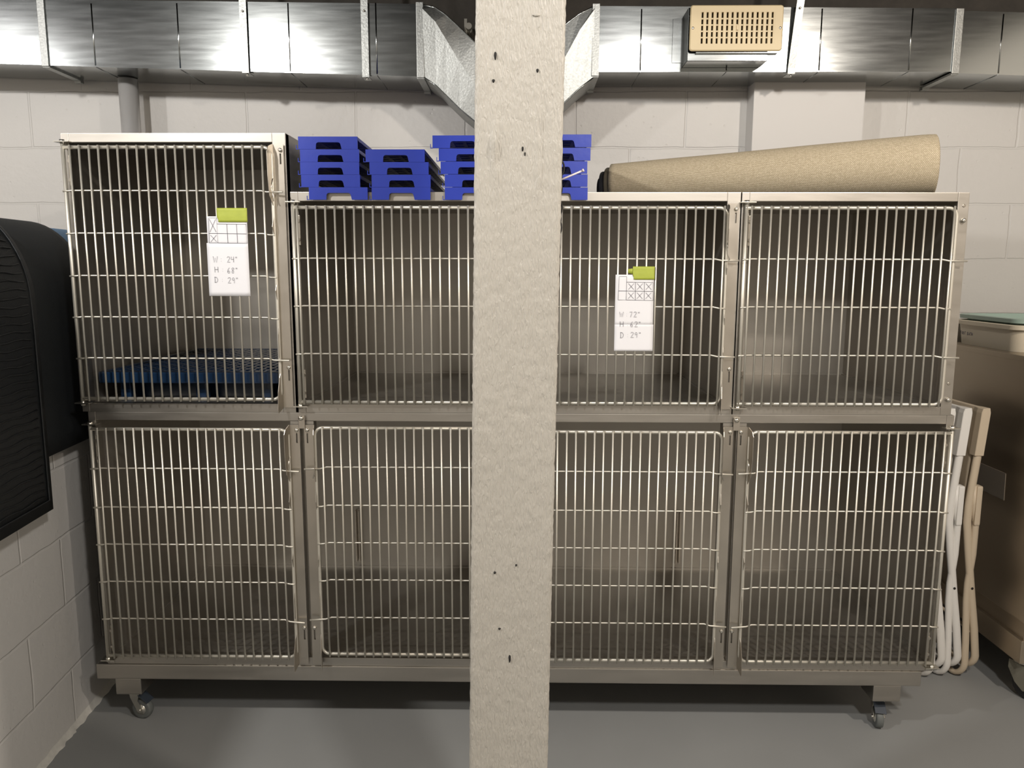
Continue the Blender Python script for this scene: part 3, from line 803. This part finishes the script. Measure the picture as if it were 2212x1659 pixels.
# ------------------------------------------------------------------ black mats over the low wall
def mat_profile(off, zbot, back):
    """(x, s) profile in low-wall space: from bottom of front drop, over the top, down the back"""
    p = []
    xf = .030+off
    n = 14
    z_b = 1.27
    p.append((xf, zbot))
    for k in range(1, 8): p.append((xf, zbot+(z_b-zbot)*k/8))
    for k in range(n+1):
        a = math.pi/2*k/n; p.append((xf-.17*(1-math.cos(a)), z_b+(.222+off)*math.sin(a)))
    for k in range(1, 4): p.append((xf-.17-.02*k, z_b+.222+off-.002*k))
    p.append((-.232-off, 1.44)); p.append((-.24-off, back))
    return p
def make_mat(name, label, off, zbot, back, y0, y1, mt, th, ribs=False):
    t = thing(name, label, 'mat', LWM @ Vector((0, (y0+y1)/2, zbot)))
    pr = mat_profile(off, zbot, back); b = MB()
    N = 40; rows = []
    acc = [0]
    for a, c_ in zip(pr, pr[1:]): acc.append(acc[-1]+math.hypot(c_[0]-a[0], c_[1]-a[1]))
    for i in range(N+1):
        y = y0+(y1-y0)*i/N
        rows.append([lw(x+.002*noise.noise(Vector((y*4, z*3, off*50))), y, z) for x, z in pr])
    V = b.strip(rows)
    uvl = b.bm.loops.layers.uv.new('uv')
    idx = {}
    for i, r in enumerate(V):
        for k, v in enumerate(r): idx[v] = (y0+(y1-y0)*i/N+5, acc[k]+5)
    for f in b.bm.faces:
        for lp in f.loops: lp[uvl].uv = idx[lp.vert]
    o = b.build('mat_sheet', mt, solid=0); at(o, t)
    s = o.modifiers.new('solid', 'SOLIDIFY'); s.thickness = th; s.offset = 0
    if ribs:
        q = MB(); yy = y1-.022
        path = [lw(x+.007, yy, z) if z < 1.27 else lw(x+.005, yy, z+.005) for x, z in pr[:24]]
        path[0] = lw(pr[0][0]+.007, yy, pr[0][1]+.03)
        path = [lw(pr[0][0]+.007, y0, zbot+.03)]+path
        q.tube(path, .0028, 6); at(q.build('raised_border', mt), t)
        q = MB()
        for k in range(60):
            s_ = k*.021
            # position along profile
            for a in range(len(acc)-1):
                if acc[a] <= s_+.045 < acc[a+1]: break
            f_ = (s_+.045-acc[a])/(acc[a+1]-acc[a]) if acc[a+1] > acc[a] else 0
            if a > 24: break
            x = pr[a][0]*(1-f_)+pr[a+1][0]*f_; z = pr[a][1]*(1-f_)+pr[a+1][1]*f_
            nx, nz = (pr[a+1][1]-pr[a][1]), -(pr[a+1][0]-pr[a][0]); ln = math.hypot(nx, nz); nx /= ln; nz /= ln
            yy2 = y1-.040; jit = .006*math.sin(k*2.3)
            seg = []
            ny = 24
            for i in range(ny+1):
                y = y0+(yy2-y0)*i/ny; wv = .003*math.sin(i*1.7+k)
                seg.append(lw(x+nx*.0055+0, y, z+nz*.0055+wv))
            q.tube(seg, .0025, 5)
        at(q.build('tread_ribs', mt), t)
    return t
make_mat('rubber_mat', 'black rubber mat with ribbed tread and raised border, hanging in front over low wall', .022, .715, .9, -1.05, -.135, 'black_rubber', .009, True)
make_mat('cloth_mat', 'plain black mat draped over low wall between the ribbed mat and the kennels', .004, .852, 1.0, -.75, .215, 'fabric_black', .010)
make_mat('blue_pad', 'bright blue sheet edge peeking out above the black mats on the low wall', -.006, 1.30, 1.3, .232, .62, 'blue_sheet', .006)

# ------------------------------------------------------------------ ductwork
def duct():
    t = thing('air_duct', 'long galvanised rectangular air duct running along the wall and dipping behind the post', 'duct', (0, .7, 2.0))
    y0, y1 = .60, .805
    def sec(xa, xb, za0, za1, zb0, zb1, name='duct_section'):
        b = MB(); A = [(xa, y0, za0), (xa, y1, za0), (xa, y1, za1), (xa, y0, za1)]; B = [(xb, y0, zb0), (xb, y1, zb0), (xb, y1, zb1), (xb, y0, zb1)]
        n = 24; rows = []
        for i in range(n+1):
            s = i/n; rows.append([Vector(p).lerp(Vector(q), s) for p, q in zip(A, B)])
        V = b.strip(rows, False, True); b.bm.faces.new(V[0][::-1]); b.bm.faces.new(V[-1])
        return at(b.build(name, 'galv'), t)
    def zl(x): return 2.051+(x+1.758)*(-.043/1.422)     # bottom of left run
    def bead(x, zb_, zt_, mt='galv', w=.0022):
        b = MB(); b.tube([(x, y0-.0005, zb_+.004), (x, y0-.0005, zt_-.004)], w, 8, ry=.0004)
        b.tube([(x, y0, zb_), (x, y1, zb_)], w, 6, ry=.0004)
        at(b.build('duct_bead', mt), t)
    def cleat(x, zb_, zt_, w=.024):
        b = MB(); b.box(x-w/2, x+w/2, y0-.006, y0, zb_-.004, zt_+.004, .001); b.box(x-w/2, x+w/2, y0, y1, zb_-.007, zb_, .001); b.box(x-w/2, x+w/2, y1-.02, y1+.002, zb_-.014, zb_-.006, .001)
        at(b.build('joint_cleat', 'galv_rough'), t)
    sec(-2.6, -1.61, zl(-2.6), 2.262, zl(-1.6)+.001, 2.262); sec(-1.60, -.325, zl(-1.59), 2.258, zl(-.325), 2.24)
    sec(.275, 1.470, 2.022, 2.232, 2.021, 2.222); sec(1.480, 2.6, 2.017, 2.214, 1.975, 2.185)
    for x in (-1.43, -1.14, -.765, -.47): bead(x, zl(x), 2.248)
    for x in (.42, .71, 1.02, 1.32): bead(x, 2.022, 2.226)
    bead(1.62, 2.012, 2.208)
    cleat(-1.60, zl(-1.6), 2.258); cleat(-.322, zl(-.32), 2.24); cleat(.268, 2.012, 2.234); cleat(1.474, 2.018, 2.216)
    # dipping fitting under the beam
    top = [(-.312, 2.238), (-.27, 2.228), (-.235, 2.205), (-.19, 2.165), (-.14, 2.120), (-.095, 2.082), (-.05, 2.055), (-.02, 2.048), (.02, 2.052), (.07, 2.085), (.12, 2.135), (.175, 2.180), (.215, 2.208), (.262, 2.232)]
    bot = [(-.312, 2.006), (-.27, 1.978), (-.235, 1.945), (-.19, 1.902), (-.14, 1.862), (-.095, 1.838), (-.05, 1.826), (-.02, 1.823), (.02, 1.824), (.07, 1.840), (.12, 1.880), (.175, 1.931), (.215, 1.968), (.262, 2.003)]
    b = MB(); rows = []
    n = len(top)
    for i, ((xa, za), (xb, zb_)) in enumerate(zip(top, bot)):
        # diagonal crease in the front face
        if i <= 6: s = .93-.93*i/8
        elif i <= 8: s = .2
        else: s = .1+.85*(i-8)/(n-9)
        s = max(.06, min(.94, s))
        mid = (xa, y0-.010, zb_+(za-zb_)*s)
        rows.append([(xb, y1, zb_), (xb, y0, zb_), mid, (xa, y0, za), (xa, y1, za)])
    V = b.strip(rows, False, True)
    b.bm.faces.new(V[0][::-1]); b.bm.faces.new(V[-1])
    at(b.build('duct_offset', 'galv_rough'), t)
    b = MB(); b.tube([(x, y0, z) for x, z in bot], .0025, 6); b.tube([(x, y0, z) for x, z in top], .0025, 6); at(b.build('seam_edge', 'galv'), t)
    # side tab beside the register
    q = MB(); q.box(.525, .560, y0-.003, y0, 2.05, 2.19, .0005); at(q.build('boot_flange', 'galv'), t)
duct()
def strap(x, label, lean=0., off=.0, zb_=2.03, w=.0235, mt='galv_rough'):
    t = thing('hanger_strap', label, 'strap', (x, .6, zb_), 'duct hanger straps')
    yb = .590; b = MB()
    V = []
    for (z, dy, dx) in ((2.76, -off*3, lean*3), (2.26, -off, lean), (zb_+.01, 0, 0), (zb_-.007, 0, 0)):
        V.append([(x-w/2+dx, yb+dy, z), (x+w/2+dx, yb+dy, z), (x+w/2+dx, yb+dy+.0025, z), (x-w/2+dx, yb+dy+.0025, z)])
    Vv = b.strip(V, False, True); b.bm.faces.new(Vv[0][::-1]); b.bm.faces.new(Vv[-1])
    b.box(x-w/2, x+w/2, yb, yb+.05, zb_-.009, zb_-.0065)
    at(b.build('metal_strip', mt), t)
    for z in (2.215, ):
        q = MB(); q.lathe([(.004, 0), (.0035, .003), (.001, .004)], 10, Matrix.Translation((x+lean*.8, yb-off*.8-.0005, z)) @ Matrix.Rotation(R(-90), 4, 'Z')); at(q.build('screw', 'zinc'), t)
    q = MB(); q.tube([(x+.002, yb+.012, zb_-.009), (x+.002, yb+.012, zb_-.016)], .0035, 8); at(q.build('screw', 'zinc'), t)
strap(-.915, 'vertical metal hanger strap on left duct, above the tall kennel sign', zb_=2.027)
strap(-.507, 'vertical metal hanger strap on left duct, nearest the duct bend', zb_=2.013)
strap(.925, 'leaning warm-lit metal hanger strap on the duct, right beside the beige vent', .014, .022, 2.0215, .0245)

def vent():
    t = thing('air_vent', 'beige plastic air register with slotted grille mounted on the right duct', 'vent', (.71, .5, 2.13))
    b = MB()
    x0, x1, z0, z1 = .562, .860, 2.061, 2.201
    gx0, gx1, gz0, gz1 = .593, .833, 2.083, 2.179
    y0, y1 = .496, .503
    for (a, c_, d, e) in ((x0, gx0, z0, z1), (gx1, x1, z0, z1), (gx0, gx1, z0, gz0), (gx0, gx1, gz1, z1)): pass
    # rounded plate with rectangular opening
    def rr(x0, x1, z0, z1, r, n=6):
        p = []
        for cx_, cz_, a in ((x1-r, z1-r, 0), (x0+r, z1-r, math.pi/2), (x0+r, z0+r, math.pi), (x1-r, z0+r, 3*math.pi/2)):
            for k in range(n+1): p.append((cx_+r*math.cos(a+math.pi/2*k/n), cz_+r*math.sin(a+math.pi/2*k/n)))
        return p
    O = rr(x0, x1, z0, z1, .009); I = rr(gx0, gx1, gz0, gz1, .001)
    O2 = rr(x0+.003, x1-.003, z0+.003, z1-.003, .007)
    b.strip([[(x, y1, z) for x, z in O], [(x, y0+.003, z) for x, z in O], [(x, y0, z) for x, z in O2], [(x, y0, z) for x, z in I], [(x, y1+.004, z) for x, z in I]], False, True)
    at(b.build('faceplate', 'vent'), t)
    g = MB(); n = 15; pitch = (gx1-gx0)/n
    for k in range(n+1):
        x = gx0+k*pitch; w_ = .0048
        g.box(max(gx0, x-w_), min(gx1, x+w_), y0+.0005, y1+.006, gz0, gz1)
    for k in range(1, 5):
        z = gz0+(gz1-gz0)*k/5; g.box(gx0, gx1, y0+.002, y0+.005, z-.0022, z+.0022)
    cx_ = (gx0+gx1)/2; g.box(cx_-.007, cx_+.007, y0+.0001, y0+.004, 2.1235, 2.1385); g.box(cx_-.0025, cx_+.0025, y0-.003, y0+.001, 2.1245, 2.1375)
    at(g.build('grille', 'vent'), t)
    q = MB(); q.box(.568, .838, .512, .514, 2.066, 2.196); at(q.build('dark_backing', 'dark'), t)  # dark sheet stands in for the shade inside the boot behind the slots
    for x in (.571, .851):
        q = MB(); q.lathe([(.0042, 0), (.0038, .0012), (.001, .0014)], 12, Matrix.Translation((x, y0, 2.131)) @ Matrix.Rotation(R(-90), 4, 'Z')); at(q.build('screw', 'zinc'), t)
    q = MB(); bx0, bx1, bz0, bz1 = .560, .820, 2.035, 2.200
    q.box(bx0, bx0+.001, .516, .597, bz0, bz1); q.box(bx1-.001, bx1, .516, .597, bz0, bz1); q.box(bx0, bx1, .516, .597, bz1-.001, bz1); q.box(bx0, bx1, .516, .597, bz0, bz0+.001)
    q.box(bx0, bx1, .516, .518, bz0, 2.062); q.box(.585, .850, .505, .530, 2.056, 2.060, .001)
    at(q.build('duct_boot', 'galv'), t)
vent()
b = MB(); b.tube([(-1.398, .752, z) for z in (0, .5, 1.2, 2.036)], .0335, 24)
tag(b.build('conduit_pipe', 'pipe'), 'vertical galvanised pipe against the wall behind the tall left kennel', 'pipe')
b = MB(); b.tube([(-.165, .70, 2.20), (-.165, .80, 2.20)], .011, 14); b.box(-.182, -.172, .72, .80, 2.168, 2.23)
tag(b.build('pipe_stub', 'zinc'), 'small open pipe end in the dark gap above the duct bend', 'pipe')

# ------------------------------------------------------------------ folding chairs
def make_chair(label, mt, mat2):
    t = thing('folding_chair', label, 'chair', (0, 0, 0), 'folded chairs leaning between kennels and cabinet')
    T1 = [(1.443, .90), (1.435, .772), (1.427, .68), (1.421, .606), (1.421, .55), (1.433, .454), (1.445, .375), (1.458, .290), (1.476, .181), (1.488, .085)]
    T2 = [(1.432, .672), (1.441, .61), (1.449, .548), (1.449, .438), (1.441, .34), (1.442, .278), (1.452, .14), (1.456, .06)]
    y0, y1 = .31, .69
    def U(pr, cz, dxr):
        ex, ez = pr[-1]
        p = [(x-1.44, y0, z) for x, z in pr]
        for k in range(1, 7):
            a = math.pi/2*k/6
            p.append((ex-1.44-dxr*(1-math.cos(a)), y0+.035*(1-math.cos(a)), ez-(ez-cz)*math.sin(a)))
        q = [(x, y0+y1-y, z) for x, y, z in p[::-1]]
        return p+q
    b = MB(); b.tube(U(T1, .042, .018), .0130, 12, ry=.0095); b.build('front_leg_frame', mt, t)
    b = MB(); b.tube(U(T2, .0105, .018), .0115, 12, ry=.0085); b.build('rear_leg_frame', mt, t)
    # backrest: plastic panel with deep sleeves at both ends
    b = MB(); rows = []
    def ring(y, cx0, cx1, z0, z1): return [(1, 1)]
    N = 16
    for s0, s1, in ((0, 1),):
        rws = []
        for i in range(N+1):
            y = y0-.012+(y1-y0+.024)*i/N
            u = abs(2*i/N-1); bow = .012*(1-u*u)
            zlow = .772 if u > .82 else .80
            hw = .0145 if u > .82 else .008
            xt, xb = 1.4445-1.44-bow, 1.434-1.44-bow
            rws.append([(xt-hw, y, .912), (xt-hw+.004, y, .926), (xt+hw-.003, y, .928), (xt+hw, y, .912), (xb+hw, y, zlow), (xb-hw, y, zlow)])
        V = b.strip(rws, False, True); b.bm.faces.new(V[0][::-1]); b.bm.faces.new(V[-1])
    bmesh.ops.bevel(b.bm, geom=[e for e in b.bm.edges], offset=.0015, segments=1, affect='EDGES')
    b.build('backrest', mat2, t)
    # seat panel folded up against the frame
    b = MB(); b.box(-.008, .008, y0+.02, y1-.02, .56, .885, .005, Matrix.Translation((-.054, 0, 0)) @ Matrix.Rotation(R(3.2), 4, 'Y')); b.build('seat', mat2, t)
    b = MB()
    b.box(-.002, .017, y0-.012, y0+.02, .540, .672, .006); b.build('seat_bracket', mat2, t)
    for z, x in ((.325, .0125),):
        q = MB(); q.lathe([(.0042, 0), (.0035, .002), (.001, .0025)], 10, Matrix.Translation((x, y0-.0095, z)) @ Matrix.Rotation(R(-90), 4, 'Z')); q.build('rivet', 'dark', t)
    b = MB(); b.tube([(.030, y0, .17), (.030, y1, .17)], .006, 8); b.build('crossbar', mt, t)
    return t
specs = [('beige folded chair, the rightmost one, nearest the steel cabinet', 'chair_beige', .058, .0),
         ('white folded chair standing between the beige one and the kennels', 'chair_white', 0, .0),
         ('white folded chair half hidden, its top tucked behind the kennel edge', 'chair_white', -.058, -.004),
         ('off-white folded chair closest to the kennels, only its foot showing', 'chair_beige', -.112, -.008)]
for i, (lab, mt_, dx, dz) in enumerate(specs):
    o = make_chair(lab, mt_, mt_)
    o.location = (1.440+dx, .0+(.0 if i < 2 else -.015*i+.02), 0)

# ------------------------------------------------------------------ steel cabinet on the right
def cabinet():
    X0, X1, Y0, Y1 = 1.600, 2.32, .170, .78
    t = thing('steel_cabinet', 'stainless steel wheeled cabinet at the right edge carrying the foot bath tub', 'cabinet', (1.96, .47, 0))
    b = MB(); b.box(X0, X1, Y0, Y1, .265, 1.094, .004); at(b.build('cabinet_body', 'steel_cab'), t)
    b = MB(); b.box(X0-.002, X1, Y0-.004, Y1, 1.078, 1.0955, .002); at(b.build('top_edge', 'steel_cab'), t)
    b = MB(); b.box(X0+.012, X1-.01, Y0+.01, Y1-.01, .205, .265); at(b.build('recessed_plinth', 'steel_cab'), t)
    b = MB(); b.box(X0, X0+.035, Y0, Y1, .130, .207, .003); b.box(X0+.035, X1, Y0, Y0+.035, .130, .207, .003); b.box(X1-.035, X1, Y0+.035, Y1, .130, .207); b.box(X0+.035, X1-.035, Y1-.035, Y1, .130, .207)
    at(b.build('base_rail', 'steel_cab'), t)
    b = MB(); b.prism([(.477, .708), (.326, .708), (.322, .619), (.482, .619)], 'x', X0-.0015, X0+.001); at(b.build('blank_plate', 'plate'), t)
    for (x, y) in ((X0+.045, Y0+.04), (X1-.06, Y0+.04), (X0+.045, Y1-.06), (X1-.06, Y1-.06)):
        c = bpy.data.objects.new('caster', None); COL.objects.link(c); c.empty_display_size = .02; c.location = (x, y, 0); c.rotation_euler = (0, 0, R(25)); at(c, t)
        T = Matrix.Translation((0, -.02, .05))
        q = MB(); q.lathe([(.030, -.016), (.044, -.016), (.048, -.013), (.050, -.007), (.050, .007), (.048, .013), (.044, .016), (.030, .016)], 32, T); q.build('wheel', 'rubber_dark', c)
        q = MB(); q.lathe([(.006, -.024), (.007, -.018), (.029, -.014), (.030, -.01), (.030, .01), (.029, .014), (.007, .018), (.006, .024)], 24, T); q.build('hub', 'grey_plastic', c)
        q = MB()
        for s in (-1, 1): q.prism([(-.035, .118), (.035, .118), (.036, .09), (.012, .05), (-.015, .030), (-.032, .034), (-.036, .06)], 'x', s*.022-.003, s*.022+.003)
        q.box(-.025, .025, -.035, .035, .110, .118, .003); q.build('fork', 'grey_plastic', c)
        q = MB(); q.lathe([(.030, 0), (.034, .003), (.030, .005), (.033, .008), (.028, .012)], 24, Matrix.Translation((0, 0, .118)) @ Matrix.Rotation(R(-90), 4, 'Y')); q.build('swivel_plate', 'zinc', c)
cabinet()
def tub(name, label, cat, x0, x1, y0, y1, z0, z1, taper, rim, mt, th):
    t = thing(name, label, cat, ((x0+x1)/2, (y0+y1)/2, z0))
    def rr(a0, a1, b0, b1, r, n=16):
        p = []
        for cx_, cz_, a in ((a1-r, b1-r, 0), (a0+r, b1-r, math.pi/2), (a0+r, b0+r, math.pi), (a1-r, b0+r, 3*math.pi/2)):
            for k in range(n+1): p.append((cx_+r*math.cos(a+math.pi/2*k/n), cz_+r*math.sin(a+math.pi/2*k/n)))
        return p
    def lv(e, z, r=.045): return [(x, y, z) for x, y in rr(x0-e, x1+e, y0-e, y1+e, r)]
    b = MB()
    V = b.strip([lv(-taper, z0), lv(-taper*.3, z1-.016), lv(0, z1-.015), lv(rim, z1-.015), lv(rim+.001, z1-.002), lv(rim-.002, z1), lv(-.003, z1), lv(-taper*.4-th, z1-.02), lv(-taper-th, z0+th)], False, True)
    b.bm.faces.new(V[0][::-1]); b.bm.faces.new(V[-1])
    at(b.build('basin', mt), t)
    return t
tb = tub('foot_bath_tub', 'cream plastic tub with foot bath handwritten on its side, on the steel cabinet', 'tub', 1.632, 2.05, .385, .76, 1.0958, 1.184, .010, .006, 'cream_tub', .004)
b = MB(); write(b, 'FOOT BATH', 0, 0, .0105, .0086, .0010)
o = b.build('handwriting', 'ink')
for v in o.data.vertices:
    p = v.co.copy(); v.co = Vector((1.6245+p.y*.5, .697-p.x, 1.133+p.z*1.0-p.x*.02))
at(o, tb); o.matrix_parent_inverse = tb.matrix_basis.inverted()
tub('green_basin', 'sage green plastic basin nested on top of the cream tub', 'basin', 1.6445, 2.0375, .3975, .7475, 1.106, 1.205, .022, .011, 'green_tub', .004)
